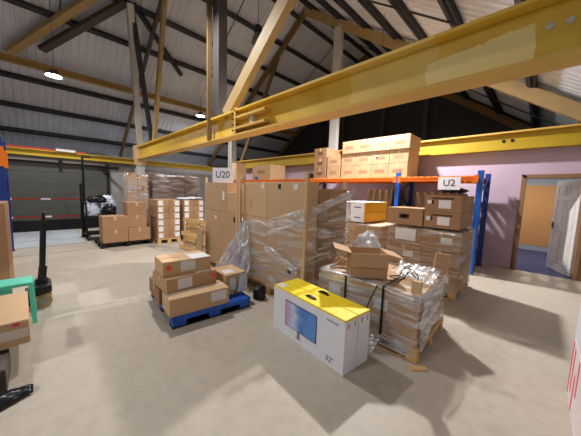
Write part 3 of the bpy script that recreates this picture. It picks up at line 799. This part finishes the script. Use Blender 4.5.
carton('long carton with bent top, lowest at the front of the blue pallet', PB(.42, -.17, .141), (.34, .72, .21), 'kraftp', rb, g, 'y', [('+x', .22, .13, .2, .12, 'paper')], tm='tapew')
carton('carton lying beneath the two stacked ones at the back of the blue pallet', PB(-.12, -.22, .141), (.6, .66, .20), 'kraftd', rb, g, 'y')
carton('middle carton of the pile with a white label, resting on the lowest ones', PB(.12, -.22, .354), (.50, .64, .17), 'kraft', rb+.10, g, 'y', [('+x', -.10, .09, .18, .13, 'paper'), ('+x', .28, .1, .05, .05, 'orange_dot', 'orange_dot'), ('+z', .12, .16, .2, .2, 'paper')])
tp = carton('topmost carton of the pile with an orange dot and white label', PB(.08, -.23, .527), (.40, .60, .18), 'kraftp', rb+.02, g, 'y', [('+x', .0, .10, .18, .13, 'paper'), ('+z', .08, .17, .26, .24, 'paper')])
B().cyl((.20, -.23, .10), (.2016, -.23, .10), .036, 20).build('orange_dot', M['orange_dot'], tp)
carton('battered carton with torn white papers at the right of the blue pallet', PB(.16, .385, .141), (.42, .33, .29), 'kraftp', rb+.08, g, 'x', [('+x', -.05, .15, .10, .18, 'paper'), ('+x', .12, .1, .06, .14, 'paper'), ('+z', .05, -.05, .16, .14, 'paper')])
sheet('torn_paper', 'torn white paper hanging off the battered carton on the blue pallet', [PB(.41, .40, .18), PB(.41, .54, .16), PB(.39, .56, .40), PB(.39, .44, .44)], 12, 12, 'bagw', .03, 1.3, 'paper')
o = lump('crumpled_bag', 'crumpled black film at the right end of the blue pallet', (-2.85, 2.26, .0), (.22, .16, .2), 'tarp', 6.1)

# ------------------------------------------------------------------ back left stock
pallet('dark pallet under the brown cartons by the loading bay', (-8.3, 1.66, 0), 1.05, 1.2, 0, 'wooden pallets', None, 'black_pallet', 'plastic')
g = 'cartons by the loading bay'
for r in range(2):
    carton(f'carton of the left pair by the loading bay, {("lower", "upper")[r]} one', (-8.0, 1.38, .139+r*.34), (.5, .55, .338), 'kraftd', 0, g, 'x')
for r in range(3):
    y = 1.93 if r == 0 else 1.87
    x = -8.0 if r == 0 else -8.12
    carton(f'carton in the right stack of three by the loading bay, {("lowest", "middle", "topmost")[r]} one', (x, y+(.04 if r else 0), .139+r*.345), (.5, .53 if r == 0 else .48, .343), 'kraftd', 0, g, 'x')
# black trolley with bags
tr = thing('trolley', 'black wire trolley heaped with white and black bags by the loading bay', 'trolley', (-9.45, 1.28, 0))
B().b2((-.35, -.35, .66), (.3, .45, .70)).build('deck', M['plastic'], tr)
B().b2((-.35, -.35, .16), (.3, .45, .2)).build('lower_deck', M['plastic'], tr)
for x in (-.33, .28):
    for y in (-.33, .43): B().b2((x-.02, y-.02, .05), (x+.02, y+.02, 1.12 if y < 0 else .7)).build('post', M['plastic'], tr)
B().b2((-.35, -.35, 1.08), (.3, -.31, 1.12)).build('push_bar', M['plastic'], tr)
for x in (-.3, .25):
    for y in (-.3, .4): B().cyl((x, y-.015, .04), (x, y+.015, .04), .04).build('wheel', M['plastic'], tr)
for (c, s, m, lab) in (((-9.36, 1.12, .703), (.30, .32, .36), 'bagw', 'white bag at the front left of the trolley heap'), ((-9.68, 1.12, .703), (.24, .32, .46), 'bagw', 'white bag at the back left of the trolley heap'),
                       ((-9.34, 1.53, .703), (.32, .34, .36), 'tarp', 'black bag on the right of the trolley heap'), ((-9.36, 1.24, 1.09), (.34, .46, .22), 'tarp', 'black bag on top of the trolley heap'),
                       ((-9.68, 1.55, .703), (.24, .36, .60), 'bagw', 'white bag at the far right of the trolley heap')):
    lump('rubbish_bag', lab, c, s, m, c[0]*7+c[1]*3, 'bag', 'bags around the trolley', .3, 4, 3)
# tall wrapped cartons and brown wrapped wall of stock
pallet('pallet under the tall upright cartons behind the trolley', (-9.2, 2.22, 0), .6, .6)
for i in range(2):
    carton(f'tall upright carton wrapped with white film by the pale column, {("left", "right")[i]} one', (-9.2, 2.08+i*.28, .139), (.4, .27, 1.9-i*.05), 'kraft', 0, 'tall wrapped cartons', None, [('+x', 0, 1.4, .06, .14, 'inkb', 'print')])
film_band('stretch_wrap', 'white film wound round the tall upright cartons by the pale column', (-9.2, 2.22, 0), .41, .56, .5, lambda u: 1.96+.04*math.sin(u*30), 'film', 0, .012, .02, .02, 31, nu=80)
pallet('pallet under the dark brown wrapped cartons at the far left', (-9.5, 3.42, 0), 1.0, 1.6)
for r in range(5):
    for c in range(3):
        carton(f'dark brown wrapped carton at the far left, {ordn[r]} tier up, {("left", "middle", "right")[c]} one', (-9.5, 2.92+c*.515, .139+r*.385), (.95, .51, .383), 'kraftdd', 0, 'dark brown wrapped cartons', 'y')
film_band('stretch_wrap', 'glossy film round the dark brown cartons at the far left', (-9.5, 3.435, 0), .98, 1.57, .1, lambda u: 2.08, 'filmthin', 0, .012, .06, .012, 20)
# white-labelled cartons
g = 'cartons with rows of white labels'
for q, y0 in enumerate((2.34, 3.08)):
    pallet(('front', 'rear')[q]+' pallet under the cartons with rows of white labels', (-8.0, y0+.32, 0), .8, .64)
    for r in range(6):
        for c in range(2):
            carton(f'carton with white label in the {("front", "rear")[q]} labelled stack, {ordn[r]} tier, {("left", "right")[c]} one', (-8.0, y0+.158+c*.318, .139+r*.186), (.78, .315, .184), 'kraftd', 0, g, 'x',
                   [('+x', -.06 if c == 0 else .07, .095, .13, .14, 'paper')])
sheet('loose_film', 'white film sheet lying on the rear stack of labelled cartons', [(-8.35, 3.12, 1.265), (-7.65, 3.12, 1.265), (-7.62, 3.68, 1.30), (-8.35, 3.7, 1.33)], 14, 14, 'bagw', .05, 4.1)
# leaning wooden pallet and board
v = Vector((-5.85+7.02, 2.72-2.93, 0)); az = math.atan2(v.y, v.x)
def leaning():
    t = pallet('pale wooden pallet leaning on its edge in front of the labelled cartons', (-6.15, 2.74, .42), 1.2, .82, 0, None)
    t.rotation_euler = Euler((-PI/2-.16, 0, .14), 'XYZ')
    return t
leaning()
o = B().b2((-.36, -.01, 0), (.36, .01, .76)).build('board', M['chip'], None, loc=(-5.1, 2.38, 0.01), rot=(-.04, 0, -.3)); tag(o, 'grey brown board leaning behind the upright pallet beside the left tall cartons', 'board')

# ------------------------------------------------------------------ loading bay poles and rails
bar = thing('barrier', 'black pole with two red and white barrier rails at the loading bay', 'barrier', (-9.95, 1.0, 0))
B().cyl((0, 0, .01), (0, 0, 2.45), .03).build('pole', M['plastic'], bar)
B().b2((-.12, -.12, 0), (.12, .12, .015)).build('base_plate', M['plastic'], bar)
B().b2((-.02, -.02, 2.42), (.02, .2, 2.47)).build('top_arm', M['plastic'], bar)
B().b2((-.04, -.1, .02), (.04, -.04, 1.65)).build('short_post', M['plastic'], bar)
for z in (1.17, .67):
    r_ = B().b2((-.02, -4, z-.022), (.02, -.04, z+.022)).build('rail', M['red'], bar)
    for k in range(5): B().b2((-.0215, -.95-k*.75, z-.0235), (.0215, -.75-k*.75, z+.0235)).build('white_band', M['white'], r_)
sb = thing('bracket', 'black bracket arm with round end fixed beside the grey door', 'bracket', (-11.9, 1.7, 2.3))
B().cyl((.0, 0, 0), (.9, .35, -.06), .05).build('arm', M['plastic'], sb)
B().lathe([(.0001, -.07), (.07, -.05), (.07, .05), (.0001, .07)], (.92, .36, -.06), 14).build('end_cap', M['plastic'], sb)
# left rack end
lr = thing('pallet_rack', 'blue rack end frame with an orange beam at the left picture edge', 'rack', (-8.7, -.52, 0))
for x in (0, .9):
    B().b2((x-.04, -.06, .01), (x+.04, .06, 2.5)).build('upright', M['rackblued'], lr)
    B().b2((x-.07, -.08, 0), (x+.07, .08, .01)).build('foot', M['steel_grey'], lr)
for k in range(5): B().bar((.04 if k % 2 else .86, 0, .25+k*.42), (.86 if k % 2 else .04, 0, .25+(k+1)*.42), .03, .04, (0, 1, 0)).build('brace', M['rackblued'], lr)
for x in (0, .9):
    B().b2((x-.03, -2.6, 1.98), (x+.03, -.065, 2.1)).build('beam', M['orange'], lr)
    B().b2((x-.06, -.13, 1.92), (x+.06, .07, 2.32)).build('connector', M['orange'], lr)
# ------------------------------------------------------------------ pallet jack
pj = thing('pallet_jack', 'black handled pallet jack parked beside the teal stool', 'pallet jack', (-4.56, -.02, 0), 0)
B().bar((0, .0, .30), (-.03, .05, 1.10), .045, .045).build('handle_shaft', M['plastic'], pj)
h = B().tube([(-.11, .05, 1.10), (-.11, .06, 1.22), (.05, .06, 1.22), (.05, .05, 1.10), (-.11, .05, 1.10)], .017)
h.build('handle_grip', M['plastic'], pj)
B().cyl((0, 0, .12), (0, 0, .36), .065).b2((-.17, -.10, .2), (.17, .09, .30), .02).bar((0, 0, .34), (-.01, .02, .52), .065, .06).build('pump_unit', M['plastic'], pj)
B().b2((-.1, -.16, .12), (.1, -.06, .24), .01).build('chassis', M['plastic'], pj)
for x in (-.1, .1):
    B().cyl((x-.025, 0, .09), (x+.025, 0, .09), .09, 20).build('steer_wheel', M['chip'], pj)
    B().cyl((x-.03, 0, .09), (x+.03, 0, .09), .04, 14).build('hub', M['metal'], pj)
for x in (-.15, .15):
    B().b2((x-.06, -1.3, .075), (x+.06, -.1, .13), .01).build('fork', M['plastic'], pj)
    B().cyl((x-.03, -1.1, .04), (x+.03, -1.1, .04), .04, 14).build('fork_wheel', M['grey_carton'], pj)
# teal stool
st = thing('step_stool', 'teal plastic step stool at the left beside the pallet jack', 'stool', (-4.13, -.24, 0))
B().b2((-.16, -.16, .45), (.13, .15, .49), .012).build('seat', M['teal'], st)
for x in (-.14, .11):
    for y in (-.14, .13): B().bar((x, y, .455), (x*1.1, y*1.1, 0.0), .04, .04, (0, 1, 0)).build('leg', M['teal'], st)
B().b2((.115, -.15, .02), (.133, -.01, .455), .004).build('side_panel', M['teal'], st)
B().b2((-.14, -.155, .34), (.11, -.14, .45)).build('apron', M['teal'], st)
B().b2((-.14, .125, .38), (.11, .14, .45)).build('apron', M['teal'], st)
# left edge stock
carton('tall plain carton standing at the left picture edge before the blue rack', (-5.85, -.75, 0), (.7, .8, 1.30), 'kraftd', 0, None, 'x')
pallet('wooden pallet under the cut off stack at the lower left edge', (-3.5, -1.0, 0), .9, 1.0)
carton('low carton carrying the wrapped carton at the lower left edge', (-3.5, -.86, .139), (.8, .9, .08), 'kraftd', 0, None, 'x')
lc = carton('pale carton with a film band and pink mark at the lower left edge', (-3.45, -.56, .222), (.84, .88, .21), 'kraftp', .03, None, 'x', [('+x', 0, .10, .86, .08, 'tapew', 'film_band'), ('+x', .36, .185, .04, .03, 'pinkmark', 'pink_mark')])
carton('dark grey carton cut off by the lower left picture edge', (-2.95, -.46, 0), (.36, .44, .18), 'grey_carton', 0, None, 'x')
b = B(); prof = [(-.02, 0), (.10, .01), (.2, .03), (.26, .06)]
k = bmesh.ops.create_grid(b.bm, x_segments=24, y_segments=14, size=.5)
for v_ in k['verts']:
    u, w_ = v_.co.x+.5, v_.co.y+.5
    v_.co = Vector((-3.04+.34*w_*(1-.7*u)+.03*u, -.54+.44*u, .012+.11*math.sin(PI*w_)*(1-.7*u)+.02*abs(noise.noise(Vector((u*6, w_*9, 1))))))
bmesh.ops.translate(b.bm, vec=(.30, 0, 0), verts=b.bm.verts)
o = b.build('crumpled_bag', M['tarp'], None, True); tag(o, 'flat pointed black plastic bag on the floor at the lower left edge', 'bag')
md = o.modifiers.new('thickness', 'SOLIDIFY'); md.thickness = .01
# right edge packs
pk = thing('board_pack', 'stack of white packs with pink printed edges at the right picture edge', 'pack', (.72, 2.45, 0), 0)
B().b2((-.42, -.7, .0), (.42, .64, .48), .01).build('lower_pack', M['packp'], pk)
B().b2((-.42, -.7, .485), (.42, .64, .92), .01).build('upper_pack', M['packw'], pk)
for y, za, zb_ in ((.60, .02, .46), (.47, .1, .44), (.33, .02, .3), (.2, .2, .47)): B().b2((-.422, y-.02, za), (-.42, y+.02, zb_)).build('pink_stripe', M['pinkmark'], pk)

# ------------------------------------------------------------------ camera, world, colour
cam = bpy.data.cameras.new('camera'); co = bpy.data.objects.new('camera', cam); COL.objects.link(co)
yaw, pit, rol = .7823, .1035, .0332
fw = Vector((-math.sin(yaw)*math.cos(pit), math.cos(yaw)*math.cos(pit), -math.sin(pit)))
r0 = Vector((math.cos(yaw), math.sin(yaw), 0)); u0 = r0.cross(fw)
rr = r0*math.cos(rol)+u0*math.sin(rol); uu = -r0*math.sin(rol)+u0*math.cos(rol)
mw = Matrix((rr, uu, -fw)).transposed().to_4x4(); mw.translation = (0, 0, 1.6)
co.matrix_world = mw
cam.sensor_width = 36; cam.lens = 36*251.4/581; cam.clip_start = .05
SC.camera = co
w = bpy.data.worlds.new('world'); SC.world = w; w.use_nodes = True
w.node_tree.nodes['Background'].inputs[0].default_value = (.5, .55, .6, 1); w.node_tree.nodes['Background'].inputs[1].default_value = .3
vs = SC.view_settings; vs.view_transform = 'Standard'; vs.look = 'None'; vs.gamma = 1; vs.exposure = -1.4
try: vs.use_curve_mapping = False
except Exception: pass
try: SC.cycles.transparent_max_bounces = 16
except Exception: pass
